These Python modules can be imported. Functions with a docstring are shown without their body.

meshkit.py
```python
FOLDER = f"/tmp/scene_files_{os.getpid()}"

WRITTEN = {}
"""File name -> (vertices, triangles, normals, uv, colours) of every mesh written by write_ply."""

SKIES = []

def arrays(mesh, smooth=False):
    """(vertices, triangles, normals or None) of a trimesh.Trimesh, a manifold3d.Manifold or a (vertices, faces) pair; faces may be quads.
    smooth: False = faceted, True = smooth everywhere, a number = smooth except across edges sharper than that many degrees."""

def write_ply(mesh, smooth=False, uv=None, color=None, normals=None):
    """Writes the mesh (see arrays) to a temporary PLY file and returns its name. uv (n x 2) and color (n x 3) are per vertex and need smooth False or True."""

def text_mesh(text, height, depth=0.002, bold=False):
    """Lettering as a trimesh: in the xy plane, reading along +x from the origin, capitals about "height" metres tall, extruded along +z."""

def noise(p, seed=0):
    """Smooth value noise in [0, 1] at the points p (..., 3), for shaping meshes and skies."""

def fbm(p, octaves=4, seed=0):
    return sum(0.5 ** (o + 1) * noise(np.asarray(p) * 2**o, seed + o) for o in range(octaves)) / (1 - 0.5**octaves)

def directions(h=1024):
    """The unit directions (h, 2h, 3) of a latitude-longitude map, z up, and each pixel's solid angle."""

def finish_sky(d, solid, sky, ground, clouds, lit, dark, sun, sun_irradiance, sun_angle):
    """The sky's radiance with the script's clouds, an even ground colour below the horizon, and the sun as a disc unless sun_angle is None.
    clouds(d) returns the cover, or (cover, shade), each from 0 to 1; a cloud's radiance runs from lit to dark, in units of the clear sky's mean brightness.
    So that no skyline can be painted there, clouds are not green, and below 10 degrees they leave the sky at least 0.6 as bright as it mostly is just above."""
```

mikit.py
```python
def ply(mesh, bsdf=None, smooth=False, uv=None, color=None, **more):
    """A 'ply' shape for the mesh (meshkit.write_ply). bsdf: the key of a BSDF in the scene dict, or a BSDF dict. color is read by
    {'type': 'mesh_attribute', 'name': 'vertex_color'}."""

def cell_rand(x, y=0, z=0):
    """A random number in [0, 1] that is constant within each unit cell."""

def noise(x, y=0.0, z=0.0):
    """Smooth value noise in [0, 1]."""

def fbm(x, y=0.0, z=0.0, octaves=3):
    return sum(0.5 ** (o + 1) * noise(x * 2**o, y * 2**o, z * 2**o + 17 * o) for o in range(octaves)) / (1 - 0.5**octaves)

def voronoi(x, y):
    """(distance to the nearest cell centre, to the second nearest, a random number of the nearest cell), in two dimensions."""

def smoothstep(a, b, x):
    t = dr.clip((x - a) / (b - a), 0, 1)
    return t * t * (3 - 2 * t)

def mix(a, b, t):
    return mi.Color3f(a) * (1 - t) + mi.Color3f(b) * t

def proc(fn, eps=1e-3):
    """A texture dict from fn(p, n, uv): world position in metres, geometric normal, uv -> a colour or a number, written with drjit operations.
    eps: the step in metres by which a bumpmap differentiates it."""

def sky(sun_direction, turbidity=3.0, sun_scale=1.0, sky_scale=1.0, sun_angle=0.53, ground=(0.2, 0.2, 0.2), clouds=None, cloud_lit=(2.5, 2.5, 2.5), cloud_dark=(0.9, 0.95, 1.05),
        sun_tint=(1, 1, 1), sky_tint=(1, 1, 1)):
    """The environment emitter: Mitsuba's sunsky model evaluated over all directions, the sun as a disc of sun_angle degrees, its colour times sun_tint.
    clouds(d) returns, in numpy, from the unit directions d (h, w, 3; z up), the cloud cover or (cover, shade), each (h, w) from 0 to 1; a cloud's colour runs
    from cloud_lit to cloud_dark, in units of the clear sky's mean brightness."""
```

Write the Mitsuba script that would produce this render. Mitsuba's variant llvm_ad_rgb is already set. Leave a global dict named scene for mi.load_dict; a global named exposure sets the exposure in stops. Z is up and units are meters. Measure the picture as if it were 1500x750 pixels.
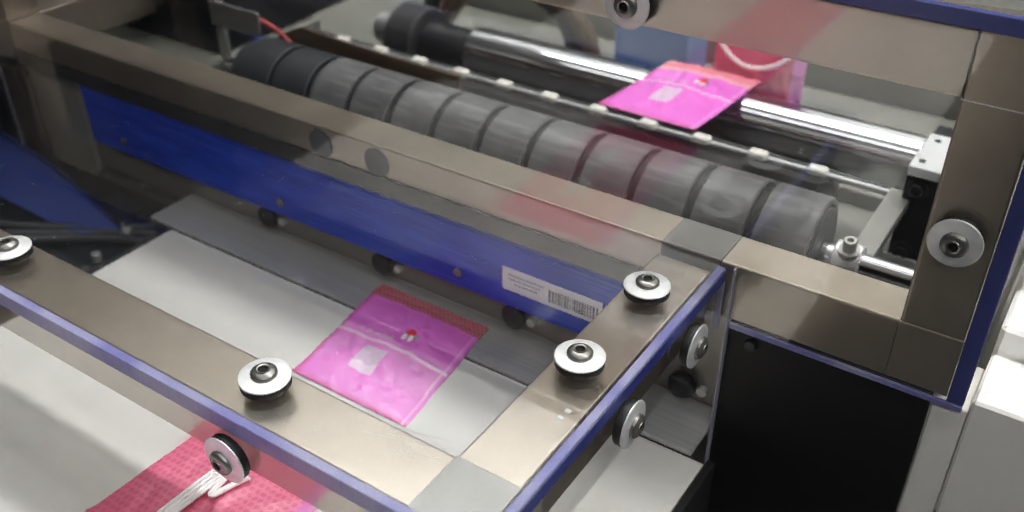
import math, random
import numpy as np, trimesh, drjit as dr, mitsuba as mi, mikit, meshkit
from shapely.geometry import box as sbox, Point
from mikit import proc, noise, fbm, smoothstep, mix, ply

random.seed(7); RNG = np.random.default_rng(7)
T = mi.ScalarTransform4f
scene, labels = {'type': 'scene'}, {}

# ---------------------------------------------------------------- camera, light, exposure
M = np.array([[8.31902306e-01, 5.54921561e-01, -7.83212945e-04],
              [3.08800709e-01, -4.64105688e-01, -8.30209632e-01],
              [-4.61064719e-01, 6.90411451e-01, -5.57450764e-01]])   # rows: camera right, down, forward
EYE = np.array([0.0, 0.0, 0.38])
scene['camera'] = {'type': 'thinlens', 'fov': 55.255, 'fov_axis': 'x', 'near_clip': 0.02, 'far_clip': 60.0,
                   'aperture_radius': 0.0028, 'focus_distance': 0.62,
                   'to_world': T().look_at(origin=EYE.tolist(), target=(EYE + M[2]).tolist(), up=(-M[1]).tolist())}
exposure = 0.08
LAMP = 9.0
scene['ambient'] = {'type': 'constant', 'radiance': {'type': 'rgb', 'value': [0.012, 0.012, 0.013]}}

# ---------------------------------------------------------------- helpers
def put(key, mesh, bsdf, smooth=False, label=None, cat=None, group=None, kind=None, **kw):
    k, n = key, 0
    while k in scene:
        n += 1; k = f'{key}_{n:03d}'
    scene[k] = ply(mesh, bsdf, smooth, **kw)
    tell(k, label, cat, group, kind)
    return k
def tell(k, label=None, cat=None, group=None, kind=None):
    d = {a: b for a, b in (('label', label), ('category', cat), ('group', group), ('kind', kind)) if b}
    if d: labels[k] = {**labels.get(k, {}), **d}
def cbox(x0, x1, y0, y1, z0, z1, c=0.0008):
    """box with chamfered edges"""
    p = []
    lo, hi = np.array([x0, y0, z0], float), np.array([x1, y1, z1], float)
    c = min(c, *(0.49 * (hi - lo)))
    for sx in (0, 1):
        for sy in (0, 1):
            for sz in (0, 1):
                q = np.array([hi[0] if sx else lo[0], hi[1] if sy else lo[1], hi[2] if sz else lo[2]])
                d = c * np.array([-1 if sx else 1, -1 if sy else 1, -1 if sz else 1])
                for a in range(3):
                    e = d.copy(); e[a] = 0; p.append(q + e)
    return trimesh.convex.convex_hull(np.array(p))
def rails(axis, a0, a1, u0, u1, v0, v1, r=0.0022):
    """extruded tube with rounded long edges; axis 0: u=y v=z, axis 1: u=x v=z, axis 2: u=x v=y"""
    s = sbox(u0, v0, u1, v1).buffer(-r).buffer(r, quad_segs=4)
    m = trimesh.creation.extrude_polygon(s, a1 - a0, engine='earcut')
    v = m.vertices.copy(); w = np.empty_like(v)
    if axis == 0: w[:, 0], w[:, 1], w[:, 2] = v[:, 2] + a0, v[:, 0], v[:, 1]
    if axis == 1: w[:, 1], w[:, 0], w[:, 2] = v[:, 2] + a0, v[:, 0], v[:, 1]
    if axis == 2: w[:, 2], w[:, 0], w[:, 1] = v[:, 2] + a0, v[:, 0], v[:, 1]
    m = trimesh.Trimesh(w, m.faces[:, ::-1] if axis == 1 else m.faces, process=False)
    m.fix_normals(); return m
def cyl(p, q, r, n=40, c=0.0):
    """cylinder from p to q with a small chamfer"""
    p, q = np.array(p, float), np.array(q, float); L = np.linalg.norm(q - p)
    prof = [[0, 0], [r - c, 0], [r, c], [r, L - c], [r - c, L], [0, L]] if c else [[0, 0], [r, 0], [r, L], [0, L]]
    return along(lathe(prof, n), p, q - p)
def lathe(prof, n=48):
    m = trimesh.creation.revolve(np.array(prof, float), sections=n); m.fix_normals()
    if m.volume < 0: m.invert()
    return m
def along(m, p, d):
    m = m.copy(); m.apply_transform(trimesh.geometry.align_vectors([0, 0, 1], np.array(d, float) / np.linalg.norm(d)))
    m.apply_translation(p); return m
def tube(pts, r, n=10):
    p = np.array(pts, float); t = np.gradient(p, axis=0); t /= np.linalg.norm(t, axis=1, keepdims=True)
    a = np.cross(t, [0.13, 0.21, 0.97]); a /= np.linalg.norm(a, axis=1, keepdims=True); b = np.cross(t, a)
    g = np.arange(n) * 2 * np.pi / n
    v = (p[:, None] + r * (np.cos(g)[None, :, None] * a[:, None] + np.sin(g)[None, :, None] * b[:, None])).reshape(-1, 3)
    f = []
    for i in range(len(p) - 1):
        for j in range(n):
            k = (j + 1) % n
            f += [[i*n+j, i*n+k, (i+1)*n+k], [i*n+j, (i+1)*n+k, (i+1)*n+j]]
    c0, c1 = len(v), len(v) + 1
    v = np.vstack([v, p[0], p[-1]])
    for j in range(n):
        k = (j + 1) % n; f += [[c0, k, j], [c1, (len(p)-1)*n+j, (len(p)-1)*n+k]]
    m = trimesh.Trimesh(v, f, process=False); m.fix_normals(); return m
def spline(ctrl, n=40):
    from scipy.interpolate import CubicSpline
    c = np.array(ctrl, float); s = np.r_[0, np.cumsum(np.linalg.norm(np.diff(c, axis=0), axis=1))]
    return CubicSpline(s, c)(np.linspace(0, s[-1], n))
def quad(a, b, c, d): return (np.array([a, b, c, d], float), np.array([[0, 1, 2], [0, 2, 3]]))
cat = trimesh.util.concatenate

# ---------------------------------------------------------------- materials
def mat(name, d): scene[name] = d; return name
def pr(color, rough=0.5, metal=0.0, two=False, **kw):
    d = {'type': 'principled', 'base_color': color if isinstance(color, dict) else {'type': 'rgb', 'value': list(color)},
         'roughness': rough, 'metallic': metal, **kw}
    return {'type': 'twosided', 'b': d} if two else d
def alu(c, seed):
    def fn(p, n, uv):
        g = fbm(p.x * 35 + seed, p.y * 35, p.z * 35, 3)
        s = noise(p.x * 900 + p.z * 300, p.y * 900, p.z * 500)
        return mi.Color3f(*c) * (0.92 + 0.14 * g + 0.025 * s)
    return proc(fn)
def alu_rough(p, n, uv): return 0.25 + 0.06 * fbm(p.x * 60, p.y * 60, p.z * 60, 2) + 0.07 * smoothstep(.5, .8, fbm(p.x * 17 + 3, p.y * 17, p.z * 17, 3))
mat('m_alu', pr(alu((0.44, 0.385, 0.315), 0), proc(alu_rough), 0.80))
mat('m_alu_grey', pr(alu((0.23, 0.23, 0.22), 5), proc(alu_rough), 0.6))
def edge_col(p, n, uv):
    saw = noise(p.x * 1400, p.y * 1400, p.z * 60); g = fbm(p.x * 22, p.y * 22, p.z * 22, 3)
    return mix((.15, .15, .36), (.27, .27, .42), smoothstep(.3, .7, g)) * (.90 + .16 * saw)
mat('m_edge', pr(proc(edge_col), 0.38))
mat('m_edge_dark', pr((0.035, 0.045, 0.20), 0.25, 0.0))
mat('m_pane', {'type': 'thindielectric', 'int_ior': 1.66})
mat('m_pane_hood', {'type': 'thindielectric', 'int_ior': 1.68})
def washer_col(p, n, uv): return mi.Color3f(.80, .81, .81) * (0.85 + 0.25 * fbm(p.x * 220, p.y * 220, p.z * 220, 3))
mat('m_washer', pr(proc(washer_col), 0.42, 0.55))
mat('m_rubber', pr((0.012, 0.012, 0.013), 0.45))
mat('m_bolt', pr((0.24, 0.235, 0.22), 0.3, 0.8))
mat('m_socket', pr((0.004, 0.004, 0.004), 0.9))
def belt_col(p, n, uv): return mi.Color3f(.61, .605, .575) * (0.90 + 0.14 * fbm(p.x * 9, p.y * 5, 0.0, 4))
mat('m_belt', pr(proc(belt_col), 0.55))
def steel_col(p, n, uv): return mi.Color3f(.46, .47, .48) * (0.8 + 0.25 * noise(p.x * 6, p.y * 800, p.z * 800) + 0.15 * fbm(p.x * 20, p.y * 20, p.z * 20, 2))
mat('m_steel', pr(proc(steel_col), 0.38, 0.8))
mat('m_deck', pr(proc(steel_col), 0.32, 0.35))
mat('m_steel_dull', pr((0.36, 0.36, 0.34), 0.45, 0.5))
mat('m_chrome', pr((0.66, 0.67, 0.70), 0.055, 1.0))
mat('m_bright', pr((0.78, 0.79, 0.80), 0.35, 0.3))
def blue_col(p, n, uv):
    g = fbm(p.x * 16, p.y * 16, p.z * 60, 3); sc_ = smoothstep(.70, .78, noise(p.x * 30 + p.z * 400, p.z * 900))
    return mix((.008, .034, .40), (.016, .060, .52), smoothstep(.25, .75, g)) + mi.Color3f(.02, .025, .03) * sc_
mat('m_blue', pr(proc(blue_col), 0.34, 0.15))
mat('m_blue_plastic', pr((0.022, 0.045, 0.22), 0.4, two=True))
mat('m_blue_box', pr((0.12, 0.22, 0.48), 0.5))
mat('m_black', pr((0.004, 0.004, 0.0045), 0.6))
mat('m_black_gloss', pr((0.010, 0.012, 0.016), 0.3))
mat('m_dark', pr((0.022, 0.024, 0.028), 0.5))
mat('m_dark_grey', pr((0.055, 0.065, 0.068), 0.45))
mat('m_reflection_strip', pr((0.04, 0.04, 0.036), 0.3, 0.3))
mat('m_trim', pr((0.30, 0.30, 0.36), 0.35))
mat('m_lip', pr((0.05, 0.052, 0.055), 0.8))
mat('m_scuff', pr((0.55, 0.55, 0.55), 0.5))
mat('m_brown', pr((0.10, 0.062, 0.036), 0.5))
def drum_tone(k):
    def fn(p, n, uv):
        g = fbm(p.x * 70 + k, p.y * 50, p.z * 50, 3)
        worn = smoothstep(.48, .72, fbm(p.x * 26 + 9 * k, p.y * 190, p.z * 190, 2))
        return mi.Color3f(.090, .091, .094) * ((0.80 + 0.32 * g) * (1 + .10 * k)) + mi.Color3f(.035) * worn
    return fn
for k in range(3): mat(f'm_drum_{k}', pr(proc(drum_tone(k)), (0.45, 0.5, 0.4)[k]))
mat('m_drum_core', pr((0.02, 0.022, 0.024), 0.6))
mat('m_beige', pr((0.36, 0.35, 0.31), 0.24, 0.6))
def bed_col(p, n, uv): return mi.Color3f(.20, .203, .18) * (0.8 + 0.35 * fbm(p.x * 4, p.y * 4, p.z * 4, 3))
mat('m_bed', pr(proc(bed_col), 0.5))
mat('m_white', pr((0.88, 0.88, 0.86), 0.4))
mat('m_cabinet', pr((0.80, 0.79, 0.75), 0.45))
mat('m_clip', pr((0.72, 0.71, 0.66), 0.4))
mat('m_paper', pr((0.72, 0.72, 0.78), 0.6))
mat('m_ink', pr((0.10, 0.10, 0.12), 0.7))
mat('m_ink_soft', pr((0.30, 0.30, 0.36), 0.7))
mat('m_red', pr((0.45, 0.06, 0.06), 0.5))
mat('m_cord', pr((0.82, 0.80, 0.80), 0.6))
mat('m_floor', pr((0.03, 0.03, 0.03), 0.7))

def rect(u, v, u0, u1, v0, v1, s=0.012):
    return smoothstep(u0 - s, u0 + s, u) * (1 - smoothstep(u1 - s, u1 + s, u)) * smoothstep(v0 - s, v0 + s, v) * (1 - smoothstep(v1 - s, v1 + s, v))
def blob(u, v, cu, cv, ru, rv): return 1 - smoothstep(0.75, 1.15, dr.sqrt(dr.square((u - cu) / ru) + dr.square((v - cv) / rv)))
def magenta(p, n, uv):
    u, v = uv.x, uv.y
    c = mix((.76, .13, .62), (.80, .18, .67), noise(u * 3, v * 3))
    c = mix(c, (.66, .10, .40), (1 - smoothstep(0, .08, u)) + (1 - smoothstep(0, .05, v)))
    c = mix(c, (.72, .50, .70), rect(u, v, .335, .53, .205, .42))
    ink = rect(u, v, .35, .515, .23, .40) * smoothstep(.45, .6, noise(u * 34, v * 58))
    c = mix(c, (.66, .42, .64), ink * .35)
    c = mix(c, (.84, .42, .74), rect(u, v, 0, 1, .458, .486, .008))
    c = mix(c, (.84, .40, .72), rect(u, v, .955, .975, 0, .9, .006) * .6)
    txt = rect(u, v, .15, .47, .52, .575) * smoothstep(.38, .55, noise(u * 40, v * 30))
    c = mix(c, (.74, .42, .62), txt * .7)
    c = mix(c, (.62, .03, .04), blob(u, v, .56, .645, .045, .04))
    c = mix(c, (.85, .82, .80), blob(u, v, .53, .60, .022, .03) + blob(u, v, .585, .60, .02, .03))
    c = mix(c, (.05, .25, .12), blob(u, v, .62, .625, .014, .022))
    hem = smoothstep(.865, .875, v)
    a, b = u * 26 + dr.floor(v * 45) * .5, v * 45
    dot = 1 - smoothstep(.22, .36, dr.sqrt(dr.square(a - dr.floor(a) - .5) + dr.square(b - dr.floor(b) - .5)))
    c = mix(c, mix((.62, .16, .22), (.20, .03, .04), dot), hem)
    return c
def red(p, n, uv):
    u, v = uv.x, uv.y
    c = mix((.74, .20, .31), (.68, .14, .25), noise(u * 4, v * 4))
    a, b = u * 24 + dr.floor(v * 44) * .5 + .22 * (noise(u * 40, v * 60) - .5), v * 44 + .3 * (noise(u * 50 + 7, v * 50) - .5)
    dot = 1 - smoothstep(.25, .38, dr.sqrt(dr.square((a - dr.floor(a) - .5) * .8) + dr.square(b - dr.floor(b) - .5)))
    c = mix(c, (.58, .10, .17), dot * .6)
    return mix(c, (.62, .14, .42), smoothstep(.91, .94, u))
mat('m_magenta', pr(proc(magenta), 0.35, two=True, clearcoat=1.0, clearcoat_gloss=0.93, specular=0.6))
def magenta_tail(p, n, uv):
    c = magenta(p, n, uv)
    c = mix(c, (.72, .22, .28), smoothstep(.70, .715, uv.y))
    return mix(c, (.78, .42, .46), rect(uv.x, uv.y, 0, 1, .715, .755, .008))
mat('m_magenta_tail', pr(proc(magenta_tail), 0.35, two=True, clearcoat=1.0, clearcoat_gloss=0.93, specular=0.6))
def crimson(p, n, uv):
    c = mix((.62, .11, .20), (.70, .16, .25), noise(uv.x * 4, uv.y * 5))
    return mix(c, (.72, .25, .60), smoothstep(.86, .89, uv.x))
mat('m_crimson', pr(proc(crimson), 0.38, two=True, clearcoat=0.6, clearcoat_gloss=0.9))
mat('m_red_film', pr(proc(red), 0.38, two=True, clearcoat=0.6, clearcoat_gloss=0.9))
mat('m_lamp_body', pr((0.7, 0.7, 0.7), 0.5))

# ---------------------------------------------------------------- ceiling lamps (out of the frame above)
# y, name, half width, downlight, uplight
ROWS = ((10.0, 'added_fifth', .33, 0.0, 0.8), (7.2, 'far', .33, 0.35, 2.0), (4.6, 'added_fourth', .33, 0.0, 3.2), (1.45, 'third', .20, 2.1, 0.6), (-.5, 'second', .12, 0.7, 0.1), (-3.0, 'near', .33, 0.08, 0.05))  # two rows without downlight are added, to brighten rail tops via the ceiling
nl = 0
for ry, word, hw, f, up in ROWS:
    for x0, side in ((-5.85, 'leftmost'), (-2.85, 'second from left'), (0.15, 'third from left'), (3.15, 'rightmost')):
        if side == 'leftmost' and word in ('far', 'near', 'third', 'second'): continue
        g = f * (13 if word == 'near' and x0 > 0 else 1)  # right near lamps strengthened, an added light for the cabinet front
        key = 'ceiling_lamp' + (f'_{nl:03d}' if nl else ''); nl += 1
        tell(key, f'long white ceiling lamp above the machine, {side} in the {word} row', 'ceiling lamp', 'ceiling lamps in rows over the machine')
        put(key + '__housing', cbox(x0 - .03, x0 + 2.83, ry - hw - .03, ry + hw + .03, 3.91, 3.99), 'm_lamp_body')
        for part, z, ya, yb, e in (('tube', 3.90, -hw, hw, g), ('added_uplight', 4.0, hw, -hw, up * .6)):  # upward glowing faces are added, so the ceiling brightens the rail tops
            if e == 0: continue
            m = quad((x0, ry + ya, z), (x0, ry + yb, z), (x0 + 2.80, ry + yb, z), (x0 + 2.80, ry + ya, z))
            scene[key + '__' + part] = {**ply(m, 'm_lamp_body'), 'emitter': {'type': 'area', 'radiance': {'type': 'rgb', 'value': [LAMP * e, LAMP * e, LAMP * e * .98]}}}
put('ceiling', cbox(-14, 14, -9, 20, 6.2, 6.3), 'm_white', kind='structure')

# ---------------------------------------------------------------- setting
put('floor', cbox(-14, 14, -9, 20, -1.05, -1.0), 'm_floor', kind='structure')

# ---------------------------------------------------------------- machine body under the guard
def slab(key, args, m, label=None, cat=None, **kw):
    return put(key, cbox(*args), m, label=label, cat=cat, **kw)
# conveyor
tell('belt_conveyor', 'pale grey conveyor belt running under the clear guard with a bag on it', 'conveyor')
th = np.linspace(0, np.pi, 17)
outer = [(-1.6, -.15), (.501, -.15)] + [(.501 + .010 * math.sin(t), -.160 + .010 * math.cos(t)) for t in th[1:]] + [(-1.6, -.170)]
inner = [(-1.6, -.1675)] + [(.501 + .0075 * math.sin(t), -.160 + .0075 * math.cos(t)) for t in th[::-1]] + [(-1.6, -.1525)]
from shapely.geometry import Polygon
def xprism(poly, x0, x1):
    m = trimesh.creation.extrude_polygon(Polygon(poly), x1 - x0, engine='earcut'); v = m.vertices
    m = trimesh.Trimesh(np.stack([v[:, 2] + x0, v[:, 0], v[:, 1]], 1), m.faces, process=False); m.fix_normals(); return m
put('belt_conveyor__belt', xprism(outer + inner, -.752, -.168), 'm_belt', smooth=40)
put('belt_conveyor__end_roller', cyl((-.745, .501, -.160), (-.175, .501, -.160), .007), 'm_steel_dull', smooth=40)
put('belt_conveyor__slide_bed', cbox(-.742, -.178, -1.5, .48, -.166, -.154), 'm_dark')
for x0, x1 in ((-.772, -.754), (-.1675, -.1615)):
    put('belt_conveyor__side_plate', cbox(x0, x1, -1.6, .512, -.24, -.1508 if x0 > -.5 else -.158, .0004), 'm_black')
for x in (-.77, -.165):
    for y in (-1.4, .3):
        put('belt_conveyor__leg', cbox(x - .01, x + .03, y, y + .04, -1.0, -.241), 'm_dark')
# transfer plate and back plate with knobs
tell('transfer_plate', 'brushed steel plate between the belt end and the plate with dark knobs', 'plate')
put('transfer_plate__deck', cbox(-.79, -.180, .5095, .566, -.153, -.1492), 'm_deck')
put('transfer_plate__lip', cbox(-.79, -.180, .5125, .5150, -.24, -.1535), 'm_lip')
tell('back_plate', 'beige metal plate with dark round knobs below the blue bar', 'plate')
put('back_plate__panel', cbox(-.95, -.180, .5665, .572, -.40, -.06), 'm_beige')
for x in (-.668, -.519, -.372, -.213):
    k = put('back_plate__knob', cat([cyl((x, .566, -.134), (x, .5635, -.134), .007), along(lathe([[0, .0], [.0105, 0], [.0115, .002], [.0115, .006], [.009, .008], [0, .0085]], 32), (x, .5635, -.134), (0, -1, 0))]), 'm_black_gloss', smooth=40)
    put(k + '__tip', along(lathe([[0, 0], [.004, 0], [.004, .005], [0, .005]], 20), (x + .016, .566, -.136), (0, -1, 0)), 'm_bright', smooth=40)
# blue bar
tell('blue_bar', 'long blue anodised bar with a white barcode sticker under the cross rail', 'bar')
put('blue_bar__body', cbox(-.917, -.238, .546, .552, -.114, -.047, .0015), 'm_blue')
put('blue_bar__ledge', cbox(-.917, -.238, .5445, .5462, -.052, -.0495), 'm_blue')
lx0, lx1, lz0, lz1 = -.3735, -.280, -.0955, -.0735
for x in (-.86, -.63, -.42):
    put('blue_bar__screw', along(lathe([[0, 0], [.0042, 0], [.0040, .0016], [.0025, .0018], [.0025, .0008], [0, .0008]], 24), (x, .5459, -.098), (0, -1, 0)), 'm_bolt', smooth=35)
put('blue_bar__sticker', cbox(lx0, lx1, .5450, .5458, lz0, lz1, .0001), 'm_paper', label='white sticker with printed lines and a barcode')
st = []; x = lx0 + .045
while x < lx1 - .004:
    w = RNG.choice([.0007, .0012, .0018]); st.append(cbox(x, x + w, .54475, .54505, lz0 + .004, lz1 - .006, 0)); x += w + RNG.choice([.0008, .0013])
put('blue_bar__sticker__barcode', cat(st), 'm_ink', kind='stuff')
st = []
for zz, a, b in ((-.0795, .006, .040), (-.0835, .006, .036), (-.0875, .012, .034)):
    x = lx0 + a
    while x < lx0 + b:
        w = RNG.uniform(.0012, .003); st.append(cbox(x, x + w, .54475, .54505, zz - .0009, zz + .0009, 0)); x += w + .0007
put('blue_bar__sticker__print', cat(st), 'm_ink_soft', kind='stuff')
# machine sides left and right of the belt
tell('machine_base', 'black painted machine body around the conveyor and below the hood', 'machine body')
put('machine_base__left_deck', cbox(-1.6, -.778, -.2, .60, -.30, -.185), 'm_black_gloss')
put('machine_base__block', cbox(-.90, -.83, .50, .545, -.1848, -.168, .004), 'm_black_gloss')
put('machine_base__block', cbox(-.86, -.80, .40, .44, -.1848, -.174, .004), 'm_black_gloss')
for x_, y_, r_ in ((-.825, .50, .006), (-.815, .455, .005), (-.88, .475, .007), (-.80, .53, .006), (-.86, .42, .005)):
    put('machine_base__stud', cyl((x_, y_, -.1848), (x_, y_, -.1848 + 2.2 * r_), r_, 20, .001), 'm_steel_dull', smooth=40)
for q in range(3):
    put('machine_base__hose', tube(spline([(-1.0, .36 + .03 * q, -.178), (-.92, .40 + .02 * q, -.170), (-.85, .47 + .012 * q, -.176), (-.795, .50 + .02 * q, -.178)], 24), .005), 'm_dark', smooth=True)
put('machine_base__upright', cbox(-1.05, -.955, .5665, .60, -.1848, -.05, .003), 'm_bed')
put('machine_base__foot', cbox(-.93, -.80, .545, .563, -.1848, -.155, .004), 'm_dark')
put('machine_base__tray_floor', cbox(-1.3, 0.0, .574, 3.0, -.26, -.235), 'm_bed')
put('machine_base__pedestal', cbox(-1.3, 0.1, .60, 2.2, -1.0, -.262), 'm_dark')
put('black_cover', cbox(-.1778, -.0375, .5462, .5490, -.60, -.0465, .0006), 'm_black', label='matt black panel under the cross rail right of the conveyor', cat='panel')
put('black_cover__edge_strip', cbox(-.1795, -.1780, .5405, .5490, -.60, -.0535, .0003), 'm_trim', label='pale thin edge strip')
tell('support_column', 'narrow pale grey column between the black panel and the white cabinet', 'column')
put('support_column__post', cbox(-.0370, -.0150, .549, .60, -1.0, -.053, .001), 'm_cabinet')
put('support_column__base_plate', cbox(-.06, .0, .53, .64, -1.0, -.985), 'm_dark')
# knobs on panel: small set screws
put('black_cover__screw', along(lathe([[0, 0], [.005, 0], [.004, .003], [0, .0035]], 24), (-.160, .5460, -.061), (0, -1, 0)), 'm_black_gloss', smooth=40)

# blue curved tray at the left
a = np.linspace(-.2, 1.9, 22); rows = []
for i, t in enumerate(a):
    for s in np.linspace(0, 1, 12):
        rows.append((-1.12 + .30 * s - .03 * math.cos(t), .47 + .055 * math.sin(t * 1.1) * (1 - .55 * s**2), -.184 + .045 * (1 - s**2) * (0.4 + 0.6 * t / 1.9) + .012))
rows = np.array(rows); f = []
for i in range(21):
    for j in range(11):
        q = i * 12 + j; f += [[q, q + 1, q + 13], [q, q + 13, q + 12]]
tm = trimesh.Trimesh(rows, f, process=False)
low = tm.copy(); low.apply_translation([0, 0, -.004])
put('blue_cover', cat([tm, low]), 'm_blue_plastic', smooth=True, label='curved blue plastic cover lying left of the belt behind the guard', cat='cover')

# ---------------------------------------------------------------- conveyor guard frame
ZT, ZB = -.008, -.053
AY0, AY1, RX0, RX1 = .2575, .301, -.2372, -.1948
tell('conveyor_guard', 'low guard in front, bronze grey aluminium tubes with clear sheets and purple edges', 'guard')
put('conveyor_guard__front_rail', rails(0, -1.10, RX0 - .0004, AY0, AY1, ZB, ZT), 'm_alu', smooth=35)
put('conveyor_guard__side_rail', rails(1, AY1 + .0004, .5405, RX0, RX1, ZB, ZT), 'm_alu', smooth=35)
put('conveyor_guard__corner_block', rails(2, ZB, ZT + .0004, RX0, RX1, AY0, AY1, .001), 'm_alu_grey', smooth=35, label='grey corner connector where front and side rail meet')
put('conveyor_guard__left_rail', rails(1, AY1 + .0004, .5405, -1.10, -1.058, ZB, ZT), 'm_alu', smooth=35)
put('conveyor_guard__left_leg', rails(2, -1.0, ZB - .0004, -1.10, -1.058, AY0, AY1), 'm_alu', smooth=35)
# sheets
OX, OY = -.184, .2467
put('conveyor_guard__top_sheet', quad((-1.10, OY + .003, 0), (OX - .003, OY + .003, 0), (OX - .003, .5405, 0), (-1.10, .5405, 0)), 'm_pane')
put('conveyor_guard__top_sheet__front_edge', cbox(-1.10, OX, OY, OY + .0062, -.0118, .0002, .0005), 'm_edge', label='purple sawn front edge')
put('conveyor_guard__top_sheet__right_edge', cbox(OX - .0060, OX, OY + .0065, .5395, -.0030, .0002, .0006), 'm_edge', label='purple sawn right edge')
sc = []
def scratch(x_, y_, a_, L, r_):
    b_ = a_ + RNG.normal(0, .25)
    p = [(x_, y_, .0004), (x_ + .5 * L * math.cos(a_), y_ + .5 * L * math.sin(a_), .0004), (x_ + .5 * L * (math.cos(a_) + math.cos(b_)), y_ + .5 * L * (math.sin(a_) + math.sin(b_)), .0004)]
    sc.append(tube(spline(p, 5), r_, 4))
for _ in range(24): scratch(RNG.normal(-.262, .012), RNG.normal(.288, .006), RNG.normal(.1, .3), RNG.uniform(.004, .022), RNG.choice([.00005, .00008, .00012]))
for _ in range(10): scratch(RNG.normal(-.335, .012), RNG.normal(.263, .004), RNG.normal(.1, .4), RNG.uniform(.003, .010), RNG.choice([.00005, .00008]))
for _ in range(70): scratch(RNG.uniform(-.75, -.20), RNG.uniform(.262, .53), RNG.uniform(0, 3.1), RNG.uniform(.0015, .010), RNG.choice([.00003, .00004, .00006]))
for _ in range(90):
    q = RNG.uniform(-.75, -.20), RNG.uniform(.262, .53); r_ = RNG.choice([.00012, .0002, .0003]); sc.append(cyl((*q, .0001), (*q, .0001 + r_), r_, 6))
for q in ((-.2005, .357), (-.2012, .350)): sc.append(cbox(q[0] - .002, q[0] + .0018, q[1] - .0016, q[1] + .0016, .0003, .0012, .0005))
put('conveyor_guard__top_sheet__scuff', cat(sc), 'm_scuff', kind='stuff', label='fine pale scratches near the bolts')
put('conveyor_guard__front_sheet', quad((-1.10, OY + .0005, -.0545), (OX - .004, OY + .0005, -.0545), (OX - .004, OY + .0005, -.0125), (-1.10, OY + .0005, -.0125)), 'm_pane')
put('conveyor_guard__side_sheet', quad((OX - .0005, OY + .004, -.0545), (OX - .0005, .5395, -.0545), (OX - .0005, .5395, -.0128), (OX - .0005, OY + .004, -.0128)), 'm_pane')
put('conveyor_guard__side_sheet__top_edge', cbox(OX - .0058, OX - .0001, OY + .0066, .5394, -.0127, -.0031, .0004), 'm_edge_dark', label='upper edge of the side sheet, its shade painted in as dark blue')  # shade of the upright edge face put in with a darker edge colour
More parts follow.
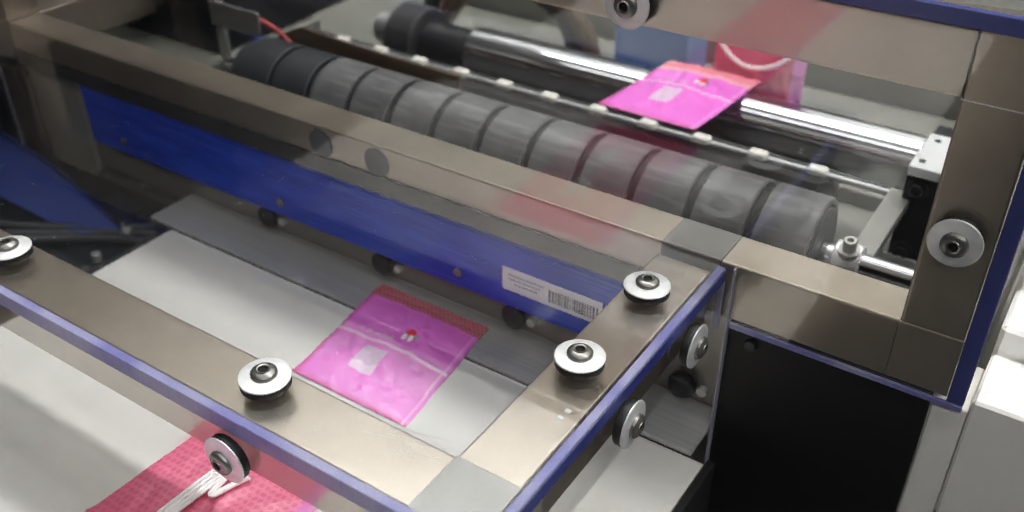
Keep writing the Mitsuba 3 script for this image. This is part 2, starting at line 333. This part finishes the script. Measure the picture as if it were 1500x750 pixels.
put('conveyor_guard__side_sheet__back_edge', cbox(OX - .0045, OX + .0002, .5397, .5412, -.0545, -.0128, .0003), 'm_edge')

# ---------------------------------------------------------------- hood frame
HY0, HY1 = .546, .585
tell('roller_hood', 'tall hood over the rollers, bronze grey aluminium tubes with clear sheets', 'hood')
put('roller_hood__cross_rail', rails(0, -.93, -.2362, HY0, HY1, -.046, 0), 'm_alu', smooth=35)
put('roller_hood__reflection_strip', cbox(-1.02, -.2375, .5438, .5458, -.0455, -.0285, .0004), 'm_reflection_strip', label='dark strip painting in the dark reflection on the lower cross rail face')  # dark reflection on the rail face, put in as a thin dark strip
put('roller_hood__tee_block', rails(0, -.2358, -.1905, HY0, HY1, -.046, .0003), 'm_alu_grey', smooth=35)
put('roller_hood__cross_rail', rails(0, -.1901, -.0692, HY0, HY1, -.046, 0), 'm_alu', smooth=35)
put('roller_hood__cross_rail', rails(0, -1.02, -.9304, HY0, HY1, -.046, 0), 'm_alu', smooth=35)
put('roller_hood__corner_block', rails(0, -.0688, -.0296, HY0, HY1, -.046, .0003), 'm_alu', smooth=35)
put('roller_hood__corner_block', rails(0, -1.062, -1.0204, HY0, HY1, -.046, .0003), 'm_alu_grey', smooth=35)
put('roller_hood__post', rails(2, .0007, .1522, -.0688, -.0296, HY0, HY1), 'm_alu', smooth=35)
put('roller_hood__corner_block', rails(2, .1527, .193, -.0690, -.0294, HY0, HY1), 'm_alu', smooth=35)
put('roller_hood__joint_shim', cbox(-.0690, -.0294, HY0 - .0003, HY1, .15215, .15275, .0001), 'm_bright', label='bright thin joint line in the post')
put('roller_hood__upper_rail', rails(0, -1.062, -.0694, HY0, HY1, .153, .193), 'm_alu', smooth=35)
put('roller_hood__left_post', rails(2, .0007, .1526, -1.062, -1.0204, HY0, HY1), 'm_alu', smooth=35)
put('roller_hood__left_lower_rail', rails(1, HY1 + .0004, 1.3, -1.062, -1.0204, -.046, 0), 'm_alu', smooth=35)
put('roller_hood__right_lower_rail', rails(1, HY1 + .0004, 1.3, -.0688, -.0296, -.046, 0), 'm_alu', smooth=35)
for x in (-.585, -.5085):
    pass
for x in (-.566, -.502):
    put('roller_hood__plug', along(lathe([[0, 0], [.0135, 0], [.0135, .0006], [.012, .001], [0, .001]], 40), (x, HY0 - .0002, -.0165), (0, -1, 0)), 'm_dark_grey', smooth=40, label='round dark plug in the cross rail face')
put('roller_hood__front_sheet', quad((-1.07, .5425, -.0465), (-.0187, .5425, -.0465), (-.0187, .5425, .1915), (-1.07, .5425, .1915)), 'm_pane_hood')
put('roller_hood__front_sheet__left_edge', cbox(-.1795, -.1780, .5405, .5455, -.0530, -.0005, .0003), 'm_trim')
put('roller_hood__front_sheet__lower_edge', cbox(-.1775, -.0187, .5428, .5456, -.0512, -.0470, .0004), 'm_edge')
put('roller_hood__side_sheet__front_edge', cbox(-.0292, -.0187, .5440, .5475, -.0468, .1925, .0006), 'm_edge_dark')
put('roller_hood__side_sheet', quad((-.0187, .5478, -.0468), (-.0187, 1.3, -.0468), (-.0187, 1.3, .1925), (-.0187, .5478, .1925)), 'm_pane')
put('roller_hood__top_sheet__front_edge', cbox(-1.07, -.0187, .5405, .5450, .1934, .2035, .0006), 'm_edge_dark')
put('roller_hood__top_sheet', quad((-1.07, .5452, .2033), (-.0187, .5452, .2033), (-.0187, 1.3, .2033), (-1.07, 1.3, .2033)), 'm_pane')

put('left_panel__edge_strip', cbox(-1.0545, -1.0525, .5385, .5402, -.40, -.0545, .0003), 'm_trim')
put('left_panel__post', rails(2, -1.0, -.0545, -1.0515, -1.025, .5387, .5445), 'm_black')
put('left_panel__shade_board', cbox(-1.135, -1.105, .20, .70, -1.0, .50, .002), 'm_black_gloss')  # added to block light from the left and darken that end
tell('left_panel', 'black post and edge strip with a tall black panel added to shade the left end', 'panel')

# ---------------------------------------------------------------- bolts with washers
def bolt(p, d, label, R=.0156, tilt=(0, 0, 0)):
    n = len([k for k in labels if k.startswith('washer_bolt') and '__' not in k])
    key = 'washer_bolt' + (f'_{n:03d}' if n else '')
    tell(key, label, 'bolt', 'steel washers with dark button head bolts')
    d = np.array(d, float) + np.array(tilt); d /= np.linalg.norm(d); p = np.array(p, float)
    put(key + '__rubber_ring', along(lathe([[0, .0002], [R * .93, .0002], [R * .97, .001], [R * .97, .0045], [R * .90, .0058], [0, .0058]]), p, d), 'm_rubber', smooth=40)
    put(key + '__washer', along(lathe([[0, .0062], [R * .93, .0058], [R, .0059], [R, .0066], [R * .97, .0070], [R * .6, .0079], [0, .0084]]), p, d), 'm_washer', smooth=30)
    hex_ = Point(0, 0).buffer(.0078, quad_segs=12)
    r0 = .0079; prof = [[.0030, .0105], [.0030, .0121], [.0040, .0123]] + [[r0 * math.cos(t), .0092 + .0031 * math.sin(t)] for t in np.linspace(1.0, 0, 7)] + [[r0, .0080], [.0030, .0080], [.0030, .0105]]
    put(key + '__bolt_head', along(lathe(prof, 40), p, d), 'm_bolt', smooth=35)
    sk = lathe([[0, .0103], [.0031, .0103], [.0031, .0106], [0, .0106]], 6)
    k = put(key + '__bolt_head__socket', along(sk, p, d), 'm_socket')
bolt((-.6055, .277, .0004), (0, 0, 1), 'steel washer bolt on the front rail at the left edge of the picture')
bolt((-.359, .2795, .0004), (0, 0, 1), 'steel washer bolt lying flat on the front rail beside the pink bag', tilt=(.02, -.03, 0))
bolt((-.216, .396, .0004), (0, 0, 1), 'nearer steel washer bolt on top of the side rail')
bolt((-.216, .483, .0004), (0, 0, 1), 'farther steel washer bolt on top of the side rail, next to the barcode sticker')
bolt((-.3585, .2467, -.0285), (0, -1, 0), 'steel washer bolt on the upright front sheet above the red bag')
bolt((-.1842, .396, -.0285), (1, 0, 0), 'nearer steel washer bolt on the outer face of the side sheet')
bolt((-.1842, .487, -.0305), (1, 0, 0), 'farther steel washer bolt on the outer face of the side sheet, near the black panel')
bolt((-.050, .5424, .0705), (0, -1, 0), 'large washer bolt on the dark hood post')
bolt((-.271, .5424, .169), (0, -1, 0), 'washer bolt on the upper hood rail at the top edge of the picture')
bolt((-.62, .5424, .171), (0, -1, 0), 'washer bolt on the upper hood rail, out of the frame to the left')

# ---------------------------------------------------------------- drum with grooves
DY, DZ, DR = .70, -.066, .045
tell('grooved_drum', 'grey rubber drum with dark grooves behind the cross rail', 'roller')
put('grooved_drum__core', cyl((-.815, DY, DZ), (-.1665, DY, DZ), DR - .006, 64), 'm_drum_core', smooth=40)
for i in range(12):
    x1 = -.163 - i * .0537
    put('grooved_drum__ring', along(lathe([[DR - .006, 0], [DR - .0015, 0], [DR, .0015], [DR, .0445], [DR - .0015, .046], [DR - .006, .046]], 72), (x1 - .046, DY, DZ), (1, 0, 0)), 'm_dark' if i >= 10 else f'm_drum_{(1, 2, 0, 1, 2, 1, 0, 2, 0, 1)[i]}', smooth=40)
put('grooved_drum__end_cap', cyl((-.1664, DY, DZ), (-.161, DY, DZ), DR - .008, 64, .001), 'm_dark', smooth=40)
k = put('grooved_drum__shaft', cyl((-.161, DY, DZ), (-.045, DY, DZ), .0085, 40, .001), 'm_chrome', smooth=40)
put('grooved_drum__shaft', cyl((-.86, DY, DZ), (-.815, DY, DZ), .0085, 40, .001), 'm_chrome', smooth=40)
put('grooved_drum__collar', cyl((-.150, DY, DZ), (-.128, DY, DZ), .014, 40, .001), 'm_bright', smooth=40)
k = put('grooved_drum__collar_screw', along(lathe([[0, .010], [.0085, .010], [.0085, .0145], [.0055, .0145], [.0055, .024], [.0048, .025], [.0028, .025], [.0028, .021], [0, .021]], 32), (-.138, DY - .004, DZ), (0, -.25, 1)), 'm_steel_dull', smooth=35)
for x in (-.840, -.075):
    put('grooved_drum__bearing_foot', cbox(x - .012, x + .012, DY - .02, DY + .02, -.2348, DZ - .0090), 'm_dark')
# swing arm from the shaft
tell('swing_arm', 'grey flat arm leading from the drum shaft back to the black bearing block', 'arm')
put('swing_arm__bar', cbox(-.1475, -.1265, .725, .865, -.090, -.080), 'm_steel_dull')
put('swing_arm__lug', cbox(-.1475, -.1265, .7255, .745, -.2348, -.0905), 'm_dark')

# ---------------------------------------------------------------- dark guide plate, clip bar
tell('guide_plate', 'dark grey sheet metal guide between the drum and the clip rail', 'plate')
put('guide_plate__deck', cbox(-.86, -.215, .765, .862, -.108, -.1055), 'm_dark_grey')
put('guide_plate__skirt', cbox(-.86, -.215, .8600, .8625, -.2348, -.1085), 'm_dark')
tell('brown_strip', 'brown strip standing on edge behind the left half of the drum', 'strip')
pts = spline([(-.885, .800, 0), (-.80, .795, 0), (-.70, .793, 0), (-.60, .795, 0)], 24)
vv, ff = [], []
for i, p in enumerate(pts):
    h = .060 * min(1, (i + 2) / 6) ** .5 * (1 - .12 * (i / 23))
    for dy, zz in ((0, -.105), (0, -.105 + h), (.003, -.105 + h), (.003, -.105)):
        vv.append((p[0], p[1] + dy, zz))
for i in range(len(pts) - 1):
    for j in range(4):
        a_, b_ = i * 4 + j, i * 4 + (j + 1) % 4; ff += [[a_, b_, b_ + 4], [a_, b_ + 4, a_ + 4]]
ff += [[0, 2, 1], [0, 3, 2], [92, 93, 94], [92, 94, 95]]
m = trimesh.Trimesh(vv, ff, process=False); m.fix_normals()
put('brown_strip', m, 'm_brown')
tell('clip_rail', 'thin rod carrying a row of small white clips in front of the steel roller', 'rail')
put('clip_rail__rod', cyl((-.90, .872, -.0905), (-.118, .872, -.0905), .0035, 16), 'm_steel', smooth=40)
put('clip_rail__flat_bar', cbox(-.90, -.150, .880, .884, -.097, -.089), 'm_dark_grey')
for i in range(11):
    x = -.839 + i * .0620
    put('clip_rail__clip', cbox(x - .0095, x + .0095, .8625, .8755, -.090, -.0825, .0015), 'm_clip')
tell('black_apron', 'black sloping apron plate under the steel roller behind the clip rail', 'plate')
put('black_apron', xprism([(.885, -.2348), (.885, -.125), (.895, -.115), (.985, -.150), (.985, -.2348)], -.96, -.222), 'm_black')

# ---------------------------------------------------------------- steel roller
SY, SZ, SR = 1.015, -.127, .033
tell('steel_roller', 'polished steel roller with bright lamp stripes across the hood', 'roller')
put('steel_roller__barrel', cyl((-.735, SY, SZ), (-.128, SY, SZ), SR, 96, .0015), 'm_chrome', smooth=40)
put('steel_roller__shaft', cyl((-.90, SY, SZ), (-.735, SY, SZ), .021, 40, .001), 'm_steel', smooth=40)
put('steel_roller__end_disc', cyl((-.862, SY, SZ - .004), (-.815, SY, SZ - .004), .047, 72, .003), 'm_dark', smooth=40)
put('steel_roller__end_collar', cyl((-.8148, SY, SZ - .004), (-.736, SY, SZ - .004), .030, 48, .002), 'm_black_gloss', smooth=40)
for x in (-.885, -.105):
    put('steel_roller__bearing_foot', cbox(x - .012, x + .012, SY - .02, SY + .02, -.2348, SZ - .0215), 'm_dark')
# bearing bracket right
tell('bearing_bracket', 'black bearing bracket with a pale aluminium cap left of the hood post', 'bracket')
put('bearing_bracket__cap', cbox(-.1335, -.085, .838, .915, -.050, -.040, .001), 'm_bright', label='pale aluminium cap block')
put('bearing_bracket__body', cbox(-.1345, -.085, .850, .960, -.2348, -.0505, .0015), 'm_black_gloss')
for x, z in ((-.1225, -.066), (-.1225, -.133)):
    put('bearing_bracket__bolt', along(lathe([[0, 0], [.010, 0], [.010, .002], [.007, .0022], [.007, .008], [.006, .009], [.0035, .009], [.0035, .005], [0, .005]], 32), (x, .850, z), (0, -1, 0)), 'm_dark', smooth=35)
for x, y in ((-.125, .852), (-.095, .855), (-.123, .90), (-.096, .90)):
    put('bearing_bracket__cap__screw', along(lathe([[0, 0], [.003, 0], [.003, .0006], [0, .0006]], 20), (x, y, -.0398), (0, 0, 1)), 'm_dark_grey')
put('bearing_bracket__angle', cbox(-.1375, -.085, .8405, .8435, -.146, -.136), 'm_bright')
put('bearing_bracket__angle', cbox(-.1405, -.1378, .8405, .8435, -.146, -.112), 'm_bright')

# ---------------------------------------------------------------- things behind
tell('blue_box', 'light blue box standing behind the steel roller', 'box')
put('blue_box__body', cbox(-.590, -.480, 1.135, 1.20, -.2345, -.062, .003), 'm_blue_box')
put('blue_box__lid', cbox(-.591, -.479, 1.134, 1.201, -.0618, -.052, .002), 'm_blue_box')
tell('infeed_table', 'grey green sheet metal infeed table behind the steel roller', 'table')
put('infeed_table__deck', cbox(-1.2, -.02, 1.085, 1.35, -.2345, -.215), 'm_bed')
put('infeed_table__step', cbox(-1.2, -.02, 1.36, 2.6, -.2345, -.13), 'm_bed')
put('infeed_table__rear_wall', cbox(-2.6, .6, 2.62, 2.66, -1.0, .65), 'm_bed')
tell('motor_box', 'black motor box at the left end of the drum inside the hood', 'motor')
put('motor_box__body', cbox(-1.25, -.915, .735, 1.0, -.078, .34, .004), 'm_black_gloss')
put('motor_box__foot', cbox(-1.27, -.905, .70, .90, -.2348, -.0795, .003), 'm_bed')
tell('sensor_bracket', 'small pale metal bracket with wires at the left end of the drum', 'bracket')
put('sensor_bracket__plate', cbox(-.905, -.825, .722, .726, -.033, -.004, .001), 'm_steel')
put('sensor_bracket__stem', cbox(-.904, -.892, .7265, .734, -.0793, -.006, .001), 'm_steel_dull')
put('sensor_bracket__wire', tube(spline([(-.86, .728, -.015), (-.84, .735, -.018), (-.82, .742, -.028), (-.80, .748, -.05)], 20), .003), 'm_red', smooth=True)
put('sensor_bracket__wire', tube(spline([(-.87, .728, -.02), (-.85, .735, -.04), (-.82, .74, -.055)], 20), .004), 'm_blue', smooth=True)
tell('cable_bundle', 'dark cable bundle with a red wire behind the end of the steel roller', 'cables')
for i, (m, o) in enumerate((('m_dark', 0), ('m_red', .02), ('m_brown', .03))):
    put('cable_bundle__cable', tube(spline([(-.98 + o, 1.22, -.20), (-.90 + o, 1.20, -.10 - o * .3), (-.82 + o, 1.19, -.085 + o * .2), (-.74 + o, 1.2, -.11), (-.70 + o, 1.22, -.21)], 30), .014 if m != 'm_red' else .006), m, smooth=True)

# white cabinet on the right
tell('white_cabinet', 'white painted cabinet to the right of the hood with a grey front', 'cabinet')
put('white_cabinet__front', cbox(-.0145, .35, .5465, .560, -.145, -.0415, .002), 'm_cabinet', label='warm grey front cover')
put('white_cabinet__top', cbox(-.0145, .35, .5605, .605, -.145, -.0415, .002), 'm_white')
put('white_cabinet__riser', cbox(-.0145, .012, .6055, .66, -.145, -.020, .003), 'm_white')
put('white_cabinet__rear_block', cbox(-.016, .35, .6605, .98, -.145, .030, .004), 'm_white')
put('white_cabinet__hinge', cyl((.006, .6035, -.036), (.05, .6035, -.036), .006, 24, .001), 'm_steel', smooth=40)
put('white_cabinet__slot', cbox(.013, .05, .6056, .6600, -.145, -.05), 'm_black')
put('white_cabinet__base', cbox(-.0140, .35, .562, .98, -1.0, -.1455), 'm_cabinet')

# ---------------------------------------------------------------- bags
def pouch(x0, x1, path, thick, seed, skew=0.0, nx=64, ny=84, wr=.0017):
    p = np.array(path, float); p = spline(p, 200) if len(p) > 2 else np.linspace(p[0], p[1], 200)
    s = np.r_[0, np.cumsum(np.linalg.norm(np.diff(p, axis=0), axis=1))]
    t = np.linspace(0, s[-1], ny); yz = np.stack([np.interp(t, s, p[:, k]) for k in (0, 1)], 1)
    tg = np.gradient(yz, axis=0); tg /= np.linalg.norm(tg, axis=1, keepdims=True); nn = np.stack([-tg[:, 1], tg[:, 0]], 1)
    U, V = np.meshgrid(np.linspace(0, 1, nx), np.linspace(0, 1, ny))
    prof = (np.clip(np.sin(np.pi * U), 0, 1) ** .55) * (np.clip(np.sin(np.pi * np.clip(V * 1.08, 0, 1)), 0, 1) ** .5)
    n1 = meshkit.fbm(np.stack([U * 5 + seed, V * 5, U * 0 + seed], -1), 4, seed) - .5
    n2 = meshkit.noise(np.stack([U * 14 + V * 9, V * 4 - U * 3, U * 0 + seed], -1), seed + 3) - .5
    ridge = np.exp(-((V - .472) / .012) ** 2) * .0018 + np.exp(-((V - .90) / .010) ** 2) * .0008
    n3 = np.abs(meshkit.noise(np.stack([U * 7 + V * 16, V * 9 - U * 8, U * 0 + seed * 3.1], -1), seed + 5) - .5)
    h = .0006 + thick * prof + ridge + wr * (2.2 * n1 + 1.3 * n2 - 2.0 * n3 * (.35 + U)) * (.25 + prof)
    h = np.maximum(h, .0004)
    wob = .0012 * (meshkit.noise(np.stack([V * 6, U * 0, U * 0 + seed], -1), seed) - .5)
    X = x0 + (x1 - x0) * U + skew * V + wob
    def surf(hh): return np.stack([X, yz[:, None, 0] + nn[:, None, 0] * hh, yz[:, None, 1] + nn[:, None, 1] * hh], -1).reshape(-1, 3)
    top, bot = surf(h), surf(np.full_like(h, .0001))
    uv = np.stack([U.ravel(), V.ravel()], 1); N = nx * ny; f = []
    for i in range(ny - 1):
        for j in range(nx - 1):
            q = i * nx + j; f += [[q, q + 1, q + nx + 1], [q, q + nx + 1, q + nx], [N + q, N + q + nx + 1, N + q + 1], [N + q, N + q + nx, N + q + nx + 1]]
    rim = [j for j in range(nx)] + [i * nx + nx - 1 for i in range(1, ny)] + [(ny - 1) * nx + j for j in range(nx - 2, -1, -1)] + [i * nx for i in range(ny - 2, 0, -1)]
    for a_, b_ in zip(rim, rim[1:] + rim[:1]): f += [[a_, N + b_, b_], [a_, N + a_, N + b_]]
    return (np.vstack([top, bot]), np.array(f)), np.vstack([uv, uv])
def bag(key, m, label, *a_, **k):
    mesh, uv = pouch(*a_, **k)
    put(key, mesh, m, smooth=True, uv=uv, label=label, cat='bag', group='pink pouches carried through the machine')
ZBELT = -.1495
bag('plastic_bag', 'm_magenta', 'shiny magenta plastic bag on the belt under the clear guard top, behind the front rail',
    -.495, -.375, [(.413, ZBELT), (.48, ZBELT), (.52, -.1484), (.549, -.1484)], .0065, 3, skew=-.016)
bag('plastic_bag_001', 'm_magenta_tail', 'magenta plastic bag on the steel roller inside the hood, held by white clips',
    -.472, -.355, [(.878, -.0835), (.94, -.088), (1.0, -.091), (1.035, -.0915), (1.060, -.096), (1.074, -.108)], .005, 9, skew=.004)
bag('plastic_bag_002', 'm_crimson', 'crimson bag hanging upright behind the steel roller',
    -.427, -.312, [(1.087, -.205), (1.091, -.15), (1.094, -.08), (1.096, -.02), (1.098, .04)], .006, 12)
bag('plastic_bag_003', 'm_red_film', 'red dotted bag with a white drawcord at the lower left, under the front sheet',
    -.512, -.383, [(.10, ZBELT), (.22, ZBELT), (.30, ZBELT), (.365, ZBELT)], .006, 21, skew=.010)
bag('plastic_bag_004', 'm_magenta', 'magenta bag farther down the belt, out of the frame, seen mirrored in the hood sheet',
    -.505, -.385, [(-.02, ZBELT), (.06, ZBELT), (.12, ZBELT)], .006, 33)
bag('plastic_bag_005', 'm_red_film', 'red bag farther down the belt, out of the frame, first after the magenta one',
    -.510, -.388, [(-.24, ZBELT), (-.13, ZBELT), (-.03, ZBELT)], .006, 41)
bag('plastic_bag_006', 'm_red_film', 'red bag farthest down the belt, out of the frame, mirrored in the upper hood rail',
    -.510, -.388, [(-.62, ZBELT), (-.4, ZBELT), (-.25, ZBELT)], .006, 47)
# drawcords
ZC = ZBELT + .0085
def ribbon(pts, w):
    c = [tube(np.array(spline([(a_ + o, b_, ZC + .001 * math.sin(i)) for i, (a_, b_) in enumerate(pts)], 16)),   .0015, 8) for o in (-w / 2, w / 2)]
    return cat(c)
put('plastic_bag_003__drawcord', ribbon([(-.452, .312), (-.454, .285), (-.455, .25), (-.458, .19)], .0035), 'm_cord', smooth=True)
put('plastic_bag_003__drawcord', ribbon([(-.446, .312), (-.447, .285), (-.449, .25), (-.450, .19)], .0030), 'm_cord', smooth=True)
put('plastic_bag_003__drawcord', ribbon([(-.446, .309), (-.442, .290), (-.439, .277), (-.435, .290), (-.429, .305)], .0020), 'm_cord', smooth=True)
put('plastic_bag_002__handle', tube(spline([(-.428, 1.086, -.052), (-.412, 1.079, -.070), (-.384, 1.075, -.086), (-.354, 1.077, -.084), (-.330, 1.086, -.066)], 24), .0030, 8), 'm_cord', smooth=True)
